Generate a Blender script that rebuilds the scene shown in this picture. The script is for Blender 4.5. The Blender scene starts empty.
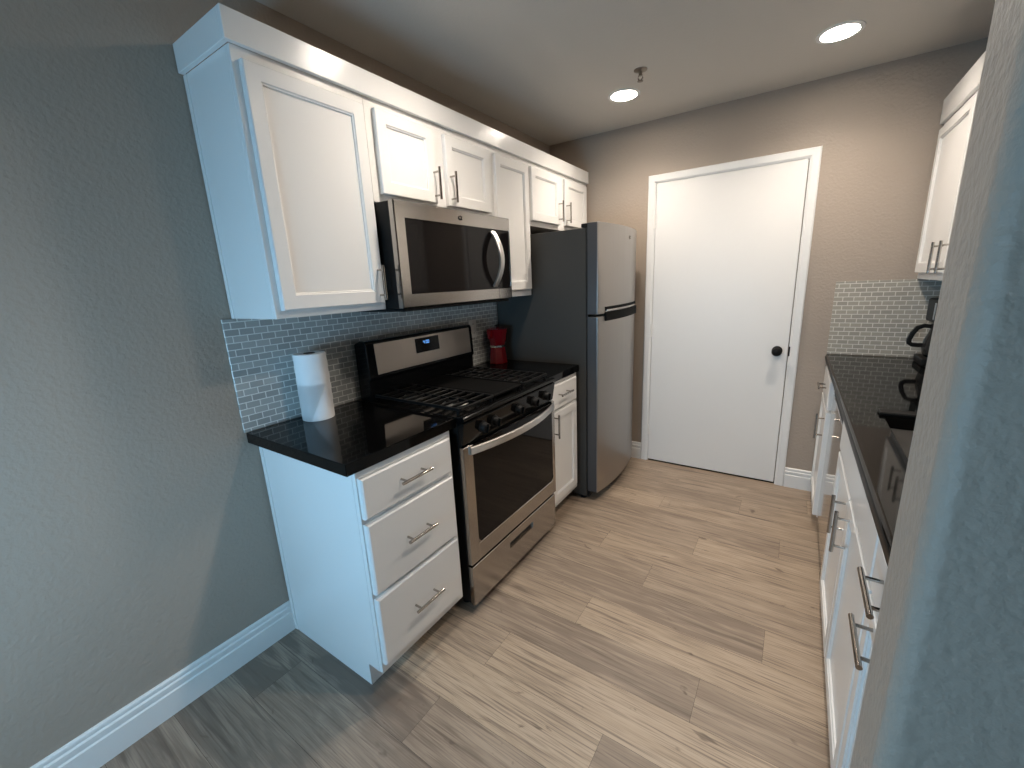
import bpy, bmesh, math, random
from mathutils import Vector, Matrix
R = math.radians
SC = bpy.context.scene
COL = SC.collection

# ------------------------------------------------------------------ camera
CAM_C = Vector((1.71054, -0.71857, 1.42668))
YAW, PITCH, ROLL, FPX = 0.598143, -0.236284, -0.046241, 419.02
_f = Vector((-math.sin(YAW) * math.cos(PITCH), math.cos(YAW) * math.cos(PITCH), math.sin(PITCH)))
_r = Vector((math.cos(YAW), math.sin(YAW), 0))
_u = _r.cross(_f)
_r2 = _r * math.cos(ROLL) + _u * math.sin(ROLL)
_u2 = -_r * math.sin(ROLL) + _u * math.cos(ROLL)
cd = bpy.data.cameras.new('camera'); cam = bpy.data.objects.new('camera', cd); COL.objects.link(cam)
cd.sensor_fit = 'HORIZONTAL'; cd.sensor_width = 36.0; cd.lens = FPX * 36.0 / 1024.0
cd.clip_start = 0.02
cam.matrix_world = Matrix(((_r2.x, _u2.x, -_f.x, CAM_C.x), (_r2.y, _u2.y, -_f.y, CAM_C.y),
                           (_r2.z, _u2.z, -_f.z, CAM_C.z), (0, 0, 0, 1)))
SC.camera = cam

# ------------------------------------------------------------------ light, world, exposure
LAMP_W, LAMP_COL, BEAM_W = 78.0, (1.0, 0.88, 0.755), 40.0
SKY_W, SKY_COL = 32.0, (0.365, 0.71, 1.03)
SC.view_settings.view_transform = 'Standard'; SC.view_settings.look = 'None'
SC.view_settings.gamma = 1.0; SC.view_settings.exposure = 0.0
SC.view_settings.use_curve_mapping = False
w = bpy.data.worlds.new('daylight'); SC.world = w; w.use_nodes = True
bg = w.node_tree.nodes['Background']; bg.inputs[0].default_value = (*SKY_COL, 1); bg.inputs[1].default_value = SKY_W
SC.cycles.max_bounces = 10; SC.cycles.diffuse_bounces = 6; SC.cycles.glossy_bounces = 5

# ------------------------------------------------------------------ measures (metres)
YB = 2.4605            # far wall
XR = 2.545             # right wall
ZC = 2.4477            # ceiling
ZT, ZS = 0.9174, 0.876 # worktop top, underside
Y_WIN = -1.55
WX0, WX1, WZ0, WZ1 = 0.40, 1.20, 0.66, 1.22

# portal: lets the renderer find the sky through the window opening, gives no light itself
def portal(loc, rot, sx, sy):
    pd = bpy.data.lights.new('window_portal', 'AREA'); pd.shape = 'RECTANGLE'; pd.size = sx; pd.size_y = sy
    pd.cycles.is_portal = True
    po = bpy.data.objects.new('window_portal', pd); COL.objects.link(po); po.location = loc; po.rotation_euler = rot
portal(((WX0 + WX1) / 2, Y_WIN - 0.06, (WZ0 + WZ1) / 2), (R(90), 0, 0), WX1 - WX0, WZ1 - WZ0)

# ------------------------------------------------------------------ materials
def mat(name, color=(0.8, 0.8, 0.8), rough=0.5, metal=0.0, spec=0.5, emit=None, emit_w=0.0):
    m = bpy.data.materials.new(name); m.use_nodes = True
    b = m.node_tree.nodes['Principled BSDF']
    b.inputs['Base Color'].default_value = (*color, 1); b.inputs['Roughness'].default_value = rough
    b.inputs['Metallic'].default_value = metal; b.inputs['Specular IOR Level'].default_value = spec
    if emit:
        b.inputs['Emission Color'].default_value = (*emit, 1); b.inputs['Emission Strength'].default_value = emit_w
    return m
def nodes(m): return m.node_tree.nodes, m.node_tree.links, m.node_tree.nodes['Principled BSDF']
def bump_noise(m, scale, strength, dist=0.002, stretch=(1, 1, 1), detail=3.0):
    N, L, b = nodes(m)
    tc = N.new('ShaderNodeTexCoord'); mp = N.new('ShaderNodeMapping'); mp.inputs['Scale'].default_value = stretch
    n = N.new('ShaderNodeTexNoise'); n.inputs['Scale'].default_value = scale; n.inputs['Detail'].default_value = detail
    bp = N.new('ShaderNodeBump'); bp.inputs['Strength'].default_value = strength; bp.inputs['Distance'].default_value = dist
    L.new(tc.outputs['Object'], mp.inputs['Vector']); L.new(mp.outputs[0], n.inputs['Vector'])
    L.new(n.outputs['Fac'], bp.inputs['Height']); L.new(bp.outputs[0], b.inputs['Normal'])
    return n
def brushed(name, color, rough, stretch, spread=0.12):
    m = mat(name, color, rough, 1.0)
    N, L, b = nodes(m)
    n = bump_noise(m, 60, 0.05, 0.0006, stretch, 2.0)
    mr = N.new('ShaderNodeMapRange'); mr.inputs['To Min'].default_value = rough - spread / 2; mr.inputs['To Max'].default_value = rough + spread / 2
    L.new(n.outputs['Fac'], mr.inputs['Value']); L.new(mr.outputs[0], b.inputs['Roughness'])
    return m
M = {}
M['wall'] = mat('greige_wall_paint', (0.345, 0.287, 0.236), 0.55, spec=0.35); bump_noise(M['wall'], 75, 0.65, 0.0045, detail=4)
M['ceiling'] = mat('ceiling_paint', (0.54, 0.505, 0.455), 0.8, spec=0.2); bump_noise(M['ceiling'], 60, 0.35, 0.003)
M['trim'] = mat('white_trim_paint', (0.72, 0.715, 0.70), 0.35); bump_noise(M['trim'], 20, 0.03, 0.001)
M['cab'] = mat('white_cabinet_paint', (0.74, 0.735, 0.72), 0.25); bump_noise(M['cab'], 14, 0.04, 0.001)
M['door'] = mat('white_door_paint', (0.74, 0.725, 0.70), 0.4); bump_noise(M['door'], 18, 0.05, 0.001)
M['nickel'] = brushed('brushed_nickel', (0.42, 0.395, 0.365), 0.14, (1, 1, 1), 0.04)
M['steel_h'] = brushed('brushed_steel_horizontal', (0.42, 0.395, 0.37), 0.19, (1, 0.03, 1), 0.06)
M['steel_b'] = brushed('bright_steel', (0.70, 0.68, 0.65), 0.33, (1, 1, 0.05), 0.05)
M['steel_p'] = brushed('satin_steel', (0.50, 0.455, 0.41), 0.36, (1, 0.03, 1), 0.06)
M['steel_v'] = brushed('brushed_steel_vertical', (0.36, 0.335, 0.31), 0.34, (1, 1, 0.03))
M['steel_r'] = brushed('mirror_steel', (0.50, 0.47, 0.44), 0.10, (1, 1, 0.03), 0.04)
M['sink'] = brushed('sink_steel', (0.50, 0.50, 0.50), 0.35, (1, 1, 1))
M['black'] = mat('black_enamel', (0.004, 0.004, 0.004), 0.12, spec=0.2)
M['blackm'] = mat('black_matte', (0.006, 0.006, 0.006), 0.5, spec=0.18); bump_noise(M['blackm'], 200, 0.1, 0.0005)
M['iron'] = mat('cast_iron', (0.005, 0.005, 0.005), 0.45, spec=0.16); bump_noise(M['iron'], 250, 0.3, 0.0006)
M['glass'] = mat('black_glass', (0.006, 0.005, 0.005), 0.05, spec=0.16)
M['fridge_side'] = mat('dark_grey_fridge_side', (0.046, 0.044, 0.040), 0.55, spec=0.2); bump_noise(M['fridge_side'], 400, 0.25, 0.0006)
M['fridge_edge'] = mat('grey_door_edge', (0.05, 0.05, 0.053), 0.35)
M['plastic_b'] = mat('black_plastic', (0.004, 0.004, 0.004), 0.6, spec=0.06); bump_noise(M['plastic_b'], 250, 0.1, 0.0004)
M['red'] = mat('red_enamel', (0.14, 0.003, 0.006), 0.18)
M['paper'] = mat('paper_towel', (0.82, 0.82, 0.82), 0.9, spec=0.1); bump_noise(M['paper'], 160, 0.5, 0.0015)
M['card'] = mat('cardboard_core', (0.16, 0.15, 0.14), 0.9)
M['plastic'] = mat('outlet_plastic', (0.70, 0.70, 0.68), 0.4)
M['dark'] = mat('dark_gap', (0.01, 0.009, 0.008), 0.7)
M['carafe'] = mat('carafe_glass', (0.02, 0.02, 0.02), 0.05)
M['brass'] = mat('sprinkler_metal', (0.22, 0.19, 0.16), 0.35, 1.0)
M['lens'] = mat('lamp_lens', (0.9, 0.9, 0.9), 0.4, emit=LAMP_COL, emit_w=LAMP_W)
M['digits'] = mat('blue_digits', (0.02, 0.05, 0.2), 0.4, emit=(0.15, 0.42, 1.0), emit_w=1.5)
M['burner'] = mat('burner_aluminium', (0.32, 0.31, 0.29), 0.4, 0.9)

M['stone_edge'] = mat('honed_stone_edge', (0.004, 0.004, 0.004), 0.35, spec=0.08); bump_noise(M['stone_edge'], 120, 0.05, 0.0004)
# black polished worktop with mineral flecks
M['stone'] = mat('black_polished_stone', (0.003, 0.003, 0.003), 0.05, spec=0.18)
N, L, b = nodes(M['stone'])
tc = N.new('ShaderNodeTexCoord'); v = N.new('ShaderNodeTexVoronoi'); v.inputs['Scale'].default_value = 170
r1 = N.new('ShaderNodeValToRGB'); r1.color_ramp.elements[0].position = 0.0; r1.color_ramp.elements[0].color = (1, 1, 1, 1)
r1.color_ramp.elements[1].position = 0.16; r1.color_ramp.elements[1].color = (0, 0, 0, 1)
n2 = N.new('ShaderNodeTexNoise'); n2.inputs['Scale'].default_value = 30
r2 = N.new('ShaderNodeValToRGB'); r2.color_ramp.elements[0].position = 0.64; r2.color_ramp.elements[1].position = 0.80
mul = N.new('ShaderNodeMath'); mul.operation = 'MULTIPLY'
mx = N.new('ShaderNodeMix'); mx.data_type = 'RGBA'; mx.inputs[6].default_value = (0.002, 0.002, 0.002, 1); mx.inputs[7].default_value = (0.14, 0.14, 0.13, 1)
L.new(tc.outputs['Object'], v.inputs['Vector']); L.new(tc.outputs['Object'], n2.inputs['Vector'])
L.new(v.outputs['Distance'], r1.inputs[0]); L.new(n2.outputs['Fac'], r2.inputs[0])
L.new(r1.outputs[0], mul.inputs[0]); L.new(r2.outputs[0], mul.inputs[1]); L.new(mul.outputs[0], mx.inputs[0])
L.new(mx.outputs[2], b.inputs['Base Color'])

# small glass bricks with pale grout; axis picks the horizontal direction of the wall
def tile_mat(name, axis, c1, c2, grout):
    m = mat(name, c1, 0.12)
    N, L, b = nodes(m)
    tc = N.new('ShaderNodeTexCoord'); sp = N.new('ShaderNodeSeparateXYZ'); cb = N.new('ShaderNodeCombineXYZ')
    L.new(tc.outputs['Object'], sp.inputs[0]); L.new(sp.outputs[axis], cb.inputs[0]); L.new(sp.outputs[2], cb.inputs[1])
    br = N.new('ShaderNodeTexBrick'); L.new(cb.outputs[0], br.inputs['Vector'])
    br.inputs['Scale'].default_value = 1.0; br.inputs['Brick Width'].default_value = 0.051; br.inputs['Row Height'].default_value = 0.0252
    br.inputs['Mortar Size'].default_value = 0.0019; br.inputs['Mortar Smooth'].default_value = 0.15
    br.inputs['Color1'].default_value = (*c1, 1); br.inputs['Color2'].default_value = (*c2, 1); br.inputs['Mortar'].default_value = (*grout, 1)
    L.new(br.outputs['Color'], b.inputs['Base Color'])
    mr = N.new('ShaderNodeMapRange'); mr.inputs['To Min'].default_value = 0.12; mr.inputs['To Max'].default_value = 0.7
    L.new(br.outputs['Fac'], mr.inputs['Value']); L.new(mr.outputs[0], b.inputs['Roughness'])
    inv = N.new('ShaderNodeMath'); inv.operation = 'SUBTRACT'; inv.inputs[0].default_value = 1.0; L.new(br.outputs['Fac'], inv.inputs[1])
    bp = N.new('ShaderNodeBump'); bp.inputs['Strength'].default_value = 0.5; bp.inputs['Distance'].default_value = 0.0015
    L.new(inv.outputs[0], bp.inputs['Height']); L.new(bp.outputs[0], b.inputs['Normal'])
    return m
M['tile_y'] = tile_mat('glass_tile_left', 1, (0.44, 0.455, 0.44), (0.33, 0.345, 0.335), (0.76, 0.77, 0.745))
M['tile_x'] = tile_mat('glass_tile_back', 0, (0.37, 0.35, 0.305), (0.32, 0.305, 0.27), (0.62, 0.595, 0.54))

# wood planks: tone is set per plank, near rows lowered to paint shade, grain runs along x
M['wood'] = mat('vinyl_oak_planks', (0.3, 0.23, 0.17), 0.42)
N, L, b = nodes(M['wood'])
at = N.new('ShaderNodeAttribute'); at.attribute_name = 'tone'
uv = N.new('ShaderNodeUVMap'); uv.uv_map = 'grain'
def nz(stretch, scale, detail, dist=0.0):
    mp = N.new('ShaderNodeMapping'); mp.inputs['Scale'].default_value = stretch
    n = N.new('ShaderNodeTexNoise'); n.inputs['Scale'].default_value = scale; n.inputs['Detail'].default_value = detail
    n.inputs['Distortion'].default_value = dist
    L.new(uv.outputs[0], mp.inputs[0]); L.new(mp.outputs[0], n.inputs['Vector']); return n
def ramp(src, p0, p1, c0=(0, 0, 0, 1), c1=(1, 1, 1, 1)):
    r = N.new('ShaderNodeValToRGB'); e = r.color_ramp.elements
    e[0].position = p0; e[0].color = c0; e[1].position = p1; e[1].color = c1
    L.new(src, r.inputs[0]); return r
def mixc(fac, a, bb, mode='MIX'):
    x = N.new('ShaderNodeMix'); x.data_type = 'RGBA'; x.blend_type = mode
    for s, val in ((0, fac), (6, a), (7, bb)):
        if isinstance(val, (int, float)): x.inputs[s].default_value = val
        elif isinstance(val, tuple): x.inputs[s].default_value = val
        else: L.new(val, x.inputs[s])
    return x.outputs[2]
base = ramp(at.outputs['Fac'], 0.0, 1.0, (0.160, 0.122, 0.095, 1), (0.445, 0.342, 0.242, 1))
fine = nz((2.2, 95, 1), 2.6, 6, 0.25); broad = nz((1.1, 8, 1), 2.0, 4, 1.4); streak = nz((0.9, 24, 1), 1.7, 4, 0.8)
vein = nz((1.6, 55, 1), 2.2, 3, 0.5); knot = nz((4.5, 10, 1), 1.25, 2, 2.2)
c = mixc(ramp(broad.outputs['Fac'], 0.42, 0.64, (0, 0, 0, 1), (0.5, 0.5, 0.5, 1)).outputs[0], base.outputs[0], (0.47, 0.37, 0.275, 1))
c = mixc(ramp(broad.outputs['Fac'], 0.28, 0.42, (0.45, 0.45, 0.45, 1), (0, 0, 0, 1)).outputs[0], c, (0.19, 0.14, 0.105, 1))
c = mixc(ramp(fine.outputs['Fac'], 0.48, 0.64, (0, 0, 0, 1), (0.62, 0.62, 0.62, 1)).outputs[0], c, (0.17, 0.125, 0.095, 1))
c = mixc(ramp(vein.outputs['Fac'], 0.57, 0.66, (0, 0, 0, 1), (0.72, 0.72, 0.72, 1)).outputs[0], c, (0.145, 0.105, 0.08, 1))
c = mixc(ramp(streak.outputs['Fac'], 0.60, 0.72, (0, 0, 0, 1), (0.75, 0.75, 0.75, 1)).outputs[0], c, (0.105, 0.074, 0.055, 1))
c = mixc(ramp(knot.outputs['Fac'], 0.69, 0.77, (0, 0, 0, 1), (0.8, 0.8, 0.8, 1)).outputs[0], c, (0.10, 0.068, 0.048, 1))
L.new(c, b.inputs['Base Color'])
bp = N.new('ShaderNodeBump'); bp.inputs['Strength'].default_value = 0.12; bp.inputs['Distance'].default_value = 0.001
L.new(fine.outputs['Fac'], bp.inputs['Height']); L.new(bp.outputs[0], b.inputs['Normal'])

# ------------------------------------------------------------------ mesh helpers
class G:
    """collects shapes, in world coordinates, for one mesh object"""
    def __init__(s): s.bm = bmesh.new()
    def merge(s, other):
        me = bpy.data.meshes.new('tmp'); other.to_mesh(me); other.free(); s.bm.from_mesh(me); bpy.data.meshes.remove(me); return s
    def box(s, x0, x1, y0, y1, z0, z1, bev=0.0, seg=1):
        t = bmesh.new(); bmesh.ops.create_cube(t, size=1.0)
        for q in t.verts: q.co = Vector(((x0 + x1) / 2 + q.co.x * (x1 - x0), (y0 + y1) / 2 + q.co.y * (y1 - y0), (z0 + z1) / 2 + q.co.z * (z1 - z0)))
        if bev > 0: bmesh.ops.bevel(t, geom=t.edges[:], offset=bev, segments=seg, affect='EDGES', profile=0.5)
        return s.merge(t)
    def rings(s, f, rs, cap0=True, cap1=True):
        """stitch rectangular rings (u0,u1,v0,v1,w); f maps (u,v,w) to a point"""
        t = bmesh.new(); prev = None; first = None
        for (u0, u1, v0, v1, ww) in rs:
            ring = [t.verts.new(f(u, vv, ww)) for u, vv in ((u0, v0), (u1, v0), (u1, v1), (u0, v1))]
            if prev:
                for i in range(4): t.faces.new((prev[i], prev[(i + 1) % 4], ring[(i + 1) % 4], ring[i]))
            else: first = ring
            prev = ring
        if cap0: t.faces.new(first[::-1])
        if cap1: t.faces.new(prev)
        bmesh.ops.recalc_face_normals(t, faces=t.faces[:])
        return s.merge(t)
    def prism(s, prof, axis, a0, a1, bev=0.0, seg=2):
        """profile of 2-D points swept along an axis: x->(y,z)  y->(x,z)  z->(x,y)"""
        def P(p, a):
            return Vector((a, p[0], p[1])) if axis == 'x' else Vector((p[0], a, p[1])) if axis == 'y' else Vector((p[0], p[1], a))
        t = bmesh.new()
        A = [t.verts.new(P(p, a0)) for p in prof]; B = [t.verts.new(P(p, a1)) for p in prof]; n = len(prof)
        for i in range(n): t.faces.new((A[i], A[(i + 1) % n], B[(i + 1) % n], B[i]))
        t.faces.new(A[::-1]); t.faces.new(B)
        bmesh.ops.recalc_face_normals(t, faces=t.faces[:])
        if bev > 0:
            es = [e for e in t.edges if len(e.link_faces) == 2 and e.calc_face_angle(0) > R(40)]
            bmesh.ops.bevel(t, geom=es, offset=bev, segments=seg, affect='EDGES', profile=0.5)
        return s.merge(t)
    def tube(s, pts, r, seg=12):
        t = bmesh.new(); pts = [Vector(p) for p in pts]; rings = []
        up = Vector((0, 0, 1))
        for i, p in enumerate(pts):
            d = (pts[min(i + 1, len(pts) - 1)] - pts[max(i - 1, 0)]).normalized()
            a = d.cross(up)
            if a.length < 1e-3: a = d.cross(Vector((1, 0, 0)))
            a.normalize(); bb = d.cross(a).normalized()
            rr = r[i] if isinstance(r, (list, tuple)) else r
            rings.append([t.verts.new(p + a * rr * math.cos(2 * math.pi * k / seg) + bb * rr * math.sin(2 * math.pi * k / seg)) for k in range(seg)])
        for A, B in zip(rings, rings[1:]):
            for k in range(seg): t.faces.new((A[k], A[(k + 1) % seg], B[(k + 1) % seg], B[k]))
        t.faces.new(rings[0][::-1]); t.faces.new(rings[-1])
        bmesh.ops.recalc_face_normals(t, faces=t.faces[:])
        return s.merge(t)
    def strip(s, pts, wv, th):
        """flat bar swept along pts: width vector wv, thickness th across it"""
        t = bmesh.new(); pts = [Vector(p) for p in pts]; wv = Vector(wv); rings = []
        for i, p in enumerate(pts):
            d = (pts[min(i + 1, len(pts) - 1)] - pts[max(i - 1, 0)]).normalized()
            n = d.cross(wv).normalized() * th / 2; h = wv / 2
            ring = []
            for (a, bb) in ((-1, -.55), (-.8, -1), (.8, -1), (1, -.55), (1, .55), (.8, 1), (-.8, 1), (-1, .55)):
                ring.append(t.verts.new(p + h * a + n * bb))
            rings.append(ring)
        for A, B in zip(rings, rings[1:]):
            for k in range(8): t.faces.new((A[k], A[(k + 1) % 8], B[(k + 1) % 8], B[k]))
        t.faces.new(rings[0][::-1]); t.faces.new(rings[-1])
        bmesh.ops.recalc_face_normals(t, faces=t.faces[:])
        return s.merge(t)
    def lathe(s, prof, org, axis=(0, 0, 1), seg=32, phase=0.0, closed=False):
        """profile of (radius, height) turned about an axis through org"""
        ax = Vector(axis).normalized(); a = ax.cross(Vector((0, 0, 1)))
        if a.length < 1e-3: a = Vector((1, 0, 0))
        a.normalize(); bb = ax.cross(a); org = Vector(org); t = bmesh.new(); rings = []
        for (r, h) in prof:
            if r < 1e-6: rings.append([t.verts.new(org + ax * h)])
            else: rings.append([t.verts.new(org + ax * h + (a * math.cos(phase + 2 * math.pi * k / seg) + bb * math.sin(phase + 2 * math.pi * k / seg)) * r) for k in range(seg)])
        pairs = list(zip(rings, rings[1:])) + ([(rings[-1], rings[0])] if closed else [])
        for A, B in pairs:
            for k in range(seg):
                k2 = (k + 1) % seg
                if len(A) == 1 and len(B) == 1: continue
                if len(A) == 1: t.faces.new((A[0], B[k2], B[k]))
                elif len(B) == 1: t.faces.new((A[k], A[k2], B[0]))
                else: t.faces.new((A[k], A[k2], B[k2], B[k]))
        if not closed:
            if len(rings[0]) > 1: t.faces.new(rings[0][::-1])
            if len(rings[-1]) > 1: t.faces.new(rings[-1])
        bmesh.ops.recalc_face_normals(t, faces=t.faces[:])
        return s.merge(t)

WORLD = {}
def obj(name, g, m, parent=None, label=None, smooth=35, origin=None):
    bm = g.bm
    lo = Vector((min(v.co.x for v in bm.verts), min(v.co.y for v in bm.verts), min(v.co.z for v in bm.verts)))
    hi = Vector((max(v.co.x for v in bm.verts), max(v.co.y for v in bm.verts), max(v.co.z for v in bm.verts)))
    cpt = Vector(origin) if origin else (lo + hi) / 2
    for v in bm.verts: v.co -= cpt
    me = bpy.data.meshes.new(name); bm.to_mesh(me); bm.free(); me.materials.append(m)
    if smooth:
        for p in me.polygons: p.use_smooth = True
        me.set_sharp_from_angle(angle=R(smooth))
    o = bpy.data.objects.new(name, me); COL.objects.link(o)
    WORLD[o] = cpt
    if smooth:
        wn = o.modifiers.new('weighted_normals', 'WEIGHTED_NORMAL'); wn.keep_sharp = True; wn.weight = 90
    if parent is not None:
        o.parent = parent; o.location = cpt - WORLD[parent]
    else: o.location = cpt
    if label: o['label'] = label
    return o
def thing(name, label, cat, base, group=None):
    o = bpy.data.objects.new(name, None); COL.objects.link(o); o.empty_display_size = 0.05
    o.location = base; WORLD[o] = Vector(base); o['label'] = label; o['category'] = cat
    if group: o['group'] = group
    return o
def tag(o, label, cat, group=None):
    o['label'] = label; o['category'] = cat
    if group: o['group'] = group
    return o
def struct(name, g, m, smooth=35):
    o = obj(name, g, m, None, None, smooth); o['kind'] = 'structure'; return o

def shaker(f, u0, u1, v0, v1, t=0.021, st=0.046):
    g = G(); e = 0.003
    g.rings(f, [(u0, u1, v0, v1, 0), (u0, u1, v0, v1, t - e), (u0 + e, u1 - e, v0 + e, v1 - e, t),
                (u0 + st, u1 - st, v0 + st, v1 - st, t), (u0 + st + .0025, u1 - st - .0025, v0 + st + .0025, v1 - st - .0025, t - .0035),
                (u0 + st + .006, u1 - st - .006, v0 + st + .006, v1 - st - .006, t - .0045), (u0 + st + .008, u1 - st - .008, v0 + st + .008, v1 - st - .008, t - .0095)])
    return g
def slab(f, u0, u1, v0, v1, t=0.021, e=0.005):
    g = G(); g.rings(f, [(u0, u1, v0, v1, 0), (u0, u1, v0, v1, t - e), (u0 + e, u1 - e, v0 + e, v1 - e, t)]); return g
def pull(f, u, v, vertical, t, parent, half=0.070, post=0.048, off=0.034, r=0.0058):
    """bar pull with two posts on a front of thickness t"""
    g = G()
    if vertical:
        g.tube([f(u, v - half, t + off), f(u, v + half, t + off)], r, 14)
        for s in (-post, post): g.tube([f(u, v + s, t), f(u, v + s, t + off)], 0.0042, 10)
    else:
        g.tube([f(u - half, v, t + off), f(u + half, v, t + off)], r, 14)
        for s in (-post, post): g.tube([f(u + s, v, t), f(u + s, v, t + off)], 0.0042, 10)
    return obj('handle', g, M['nickel'], parent)
def FL(x0): return lambda u, v, w: Vector((x0 + w, u, v))   # fronts of the left run, facing +x
def FR(x0): return lambda u, v, w: Vector((x0 - w, u, v))   # fronts of the right run, facing -x

# ------------------------------------------------------------------ setting
rng = random.Random(7)
g = G(); PW, PL = 0.1825, 1.22
SEAM = {0: 1.05, 1: 1.727, -1: 1.545, -2: 0.8375, -3: 1.32, 2: 1.224, 3: 0.93, 4: 1.377, 5: 1.754, 6: 1.10, 7: 1.533, 8: 1.88}
TONE = {(-3, 0): .86, (-3, 1): .30, (-2, 0): .55, (-2, 1): .84, (-1, 0): .22, (-1, 1): .42, (0, 0): .62, (0, 1): .80, (1, 0): .26, (1, 1): .72,
        (2, 0): .34, (2, 1): .48, (3, 0): .5, (3, 1): .66, (4, 0): .40, (4, 1): .78, (5, 0): .36, (5, 1): .56, (6, 0): .74, (6, 1): .66, (7, 0): .34, (7, 1): .58,
        (-4, 0): .0, (-4, 1): .25, (-5, 0): .05, (-5, 1): .2, (-6, 0): .1, (-6, 1): .1, (-7, 0): .05, (-7, 1): .1, (-8, 0): .1, (-8, 1): .1}  # nearest rows: dark planks, tones lowered further to put shade into the colour
floor_bm = g.bm; uvl = floor_bm.loops.layers.uv.new('grain'); tl = floor_bm.faces.layers.float.new('tone')
X0, X1 = 0.0, 4.45
for k in range(-23, 10):
    y0 = 0.6475 + PW * k; y1 = y0 + PW
    s0 = SEAM.get(k, rng.uniform(0.2, 1.4)); i0 = -3
    for i in range(-3, 5):
        a = s0 + (i - 1) * PL; bnd = a + PL
        a, bnd = max(a, X0), min(bnd, X1)
        if bnd - a < 0.01: continue
        yy0, yy1 = max(y0, Y_WIN), min(y1, YB)
        if yy1 - yy0 < 0.005: continue
        gp = 0.0004
        vs = [floor_bm.verts.new((x, y, 0)) for x, y in ((a + gp, yy0 + gp), (bnd - gp, yy0 + gp), (bnd - gp, yy1 - gp), (a + gp, yy1 - gp))]
        fc = floor_bm.faces.new(vs); fc[tl] = TONE.get((k, i), min(0.95, max(0.1, rng.gauss(0.5, 0.2))))
        ox, oy = rng.uniform(0, 60), rng.uniform(0, 60)
        for lp in fc.loops: lp[uvl].uv = (lp.vert.co.x + ox, lp.vert.co.y + oy)
nf = len(floor_bm.faces)
g.box(X0 - .1, X1 + .1, Y_WIN - .1, YB + .1, -0.08, -0.0012)
fo = obj('floor', g, M['wood'], smooth=0); fo['kind'] = 'structure'; fo.data.materials.append(M['dark'])
for p in fo.data.polygons[nf:]: p.material_index = 1

struct('ceiling', G().box(-.1, X1 + .1, Y_WIN - .1, YB + .1, ZC, ZC + .1), M['ceiling'])
struct('wall_left', G().box(-.1, 0, Y_WIN - .1, YB + .1, -.08, ZC + .05), M['wall'])
g = G(); DX0, DX1, DZ = 0.822, 1.7025, 2.058     # door opening
g.box(0, DX0, YB, YB + .1, -.08, ZC + .05); g.box(DX1, XR + .1, YB, YB + .1, -.08, ZC + .05); g.box(DX0, DX1, YB, YB + .1, DZ, ZC + .05)
g.box(DX0 - .1, DX1 + .1, YB + .1, YB + .14, -.08, ZC)
struct('wall_back', g, M['wall'])
struct('wall_right', G().box(XR, XR + .1, -.089, YB + .1, -.08, ZC + .05), M['wall'])
# stub wall with rounded (bullnose) corners, running off to the right
SX, SY0, SY1, BR = 1.832, -0.212, -0.090, 0.019
prof = [(X1 + .1, SY0)]
for k in range(9): a = R(90 * k / 8); prof.append((SX + BR - BR * math.sin(a), SY0 + BR - BR * math.cos(a)))
for k in range(9): a = R(90 * k / 8); prof.append((SX + BR - BR * math.cos(a), SY1 - BR + BR * math.sin(a)))
prof.append((X1 + .1, SY1))
struct('wall_near', G().prism(prof, 'z', -.08, ZC + .05), M['wall'])
struct('wall_far_right', G().box(X1, X1 + .1, Y_WIN - .1, SY0, -.08, ZC + .05), M['wall'])
g = G(); YW = Y_WIN
g.box(-.1, WX0, YW - .1, YW, -.08, ZC + .05); g.box(WX1, X1 + .1, YW - .1, YW, -.08, ZC + .05)
g.box(WX0, WX1, YW - .1, YW, -.08, WZ0); g.box(WX0, WX1, YW - .1, YW, WZ1, ZC + .05)
struct('wall_rear', g, M['wall'])
g = G()
for (a, c2) in ((WX0, WX0 + .05), ((WX0 + WX1) / 2 - .03, (WX0 + WX1) / 2 + .03), (WX1 - .05, WX1)): g.box(a, c2, YW - .09, YW - .04, WZ0, WZ1, .003)
g.box(WX0, WX1, YW - .088, YW - .042, WZ0, WZ0 + .06, .003); g.box(WX0, WX1, YW - .088, YW - .042, WZ1 - .05, WZ1, .003)
struct('window_1', g, M['trim'])

# baseboards: stepped profile, height 0.135
BP = [(0, 0), (.018, 0), (.018, .086), (.012, .089), (.012, .096), (.015, .099), (.015, .112), (.008, .115), (.008, .121), (.011, .124), (.010, .131), (.006, .135), (0, .135)]
struct('baseboard_left', G().prism(BP, 'y', Y_WIN, -0.001), M['trim'], 0)
g = G(); g.prism([(YB - a, z) for a, z in BP], 'x', 0.02, 0.7745); struct('baseboard_back', g, M['trim'], 0)
g = G(); g.prism([(YB - a, z) for a, z in BP], 'x', 1.7495, 1.985); struct('baseboard_back_right', g, M['trim'], 0)
g = G(); g.prism([(SY0 - a, z) for a, z in BP], 'x', SX + .03, X1); struct('baseboard_near', g, M['trim'], 25)

# door, casing
fB = lambda u, v, w: Vector((u, YB - w, v))
g = G(); cx0, cx1, cz, cw = 0.7755, 1.7487, 2.1018, 0.054
cp = [(0, 0), (0, .010), (.006, .016), (.040, .016), (.050, .011), (cw, .009), (cw, 0)]   # across (from outer edge), out
t = bmesh.new()
pth = [((cx0, 0), (1, 0)), ((cx0, cz), (1, -1)), ((cx1, cz), (-1, -1)), ((cx1, 0), (-1, 0))]
rings = [[t.verts.new((px + d[0] * a, YB - o_, pz + d[1] * a)) for a, o_ in cp] for (px, pz), d in pth]
n = len(cp)
for A, B in zip(rings, rings[1:]):
    for k in range(n): t.faces.new((A[k], A[(k + 1) % n], B[(k + 1) % n], B[k]))
t.faces.new(rings[0][::-1]); t.faces.new(rings[-1])
bmesh.ops.recalc_face_normals(t, faces=t.faces[:])
g.merge(t); struct('trim_1', g, M['trim'], 25)
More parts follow.
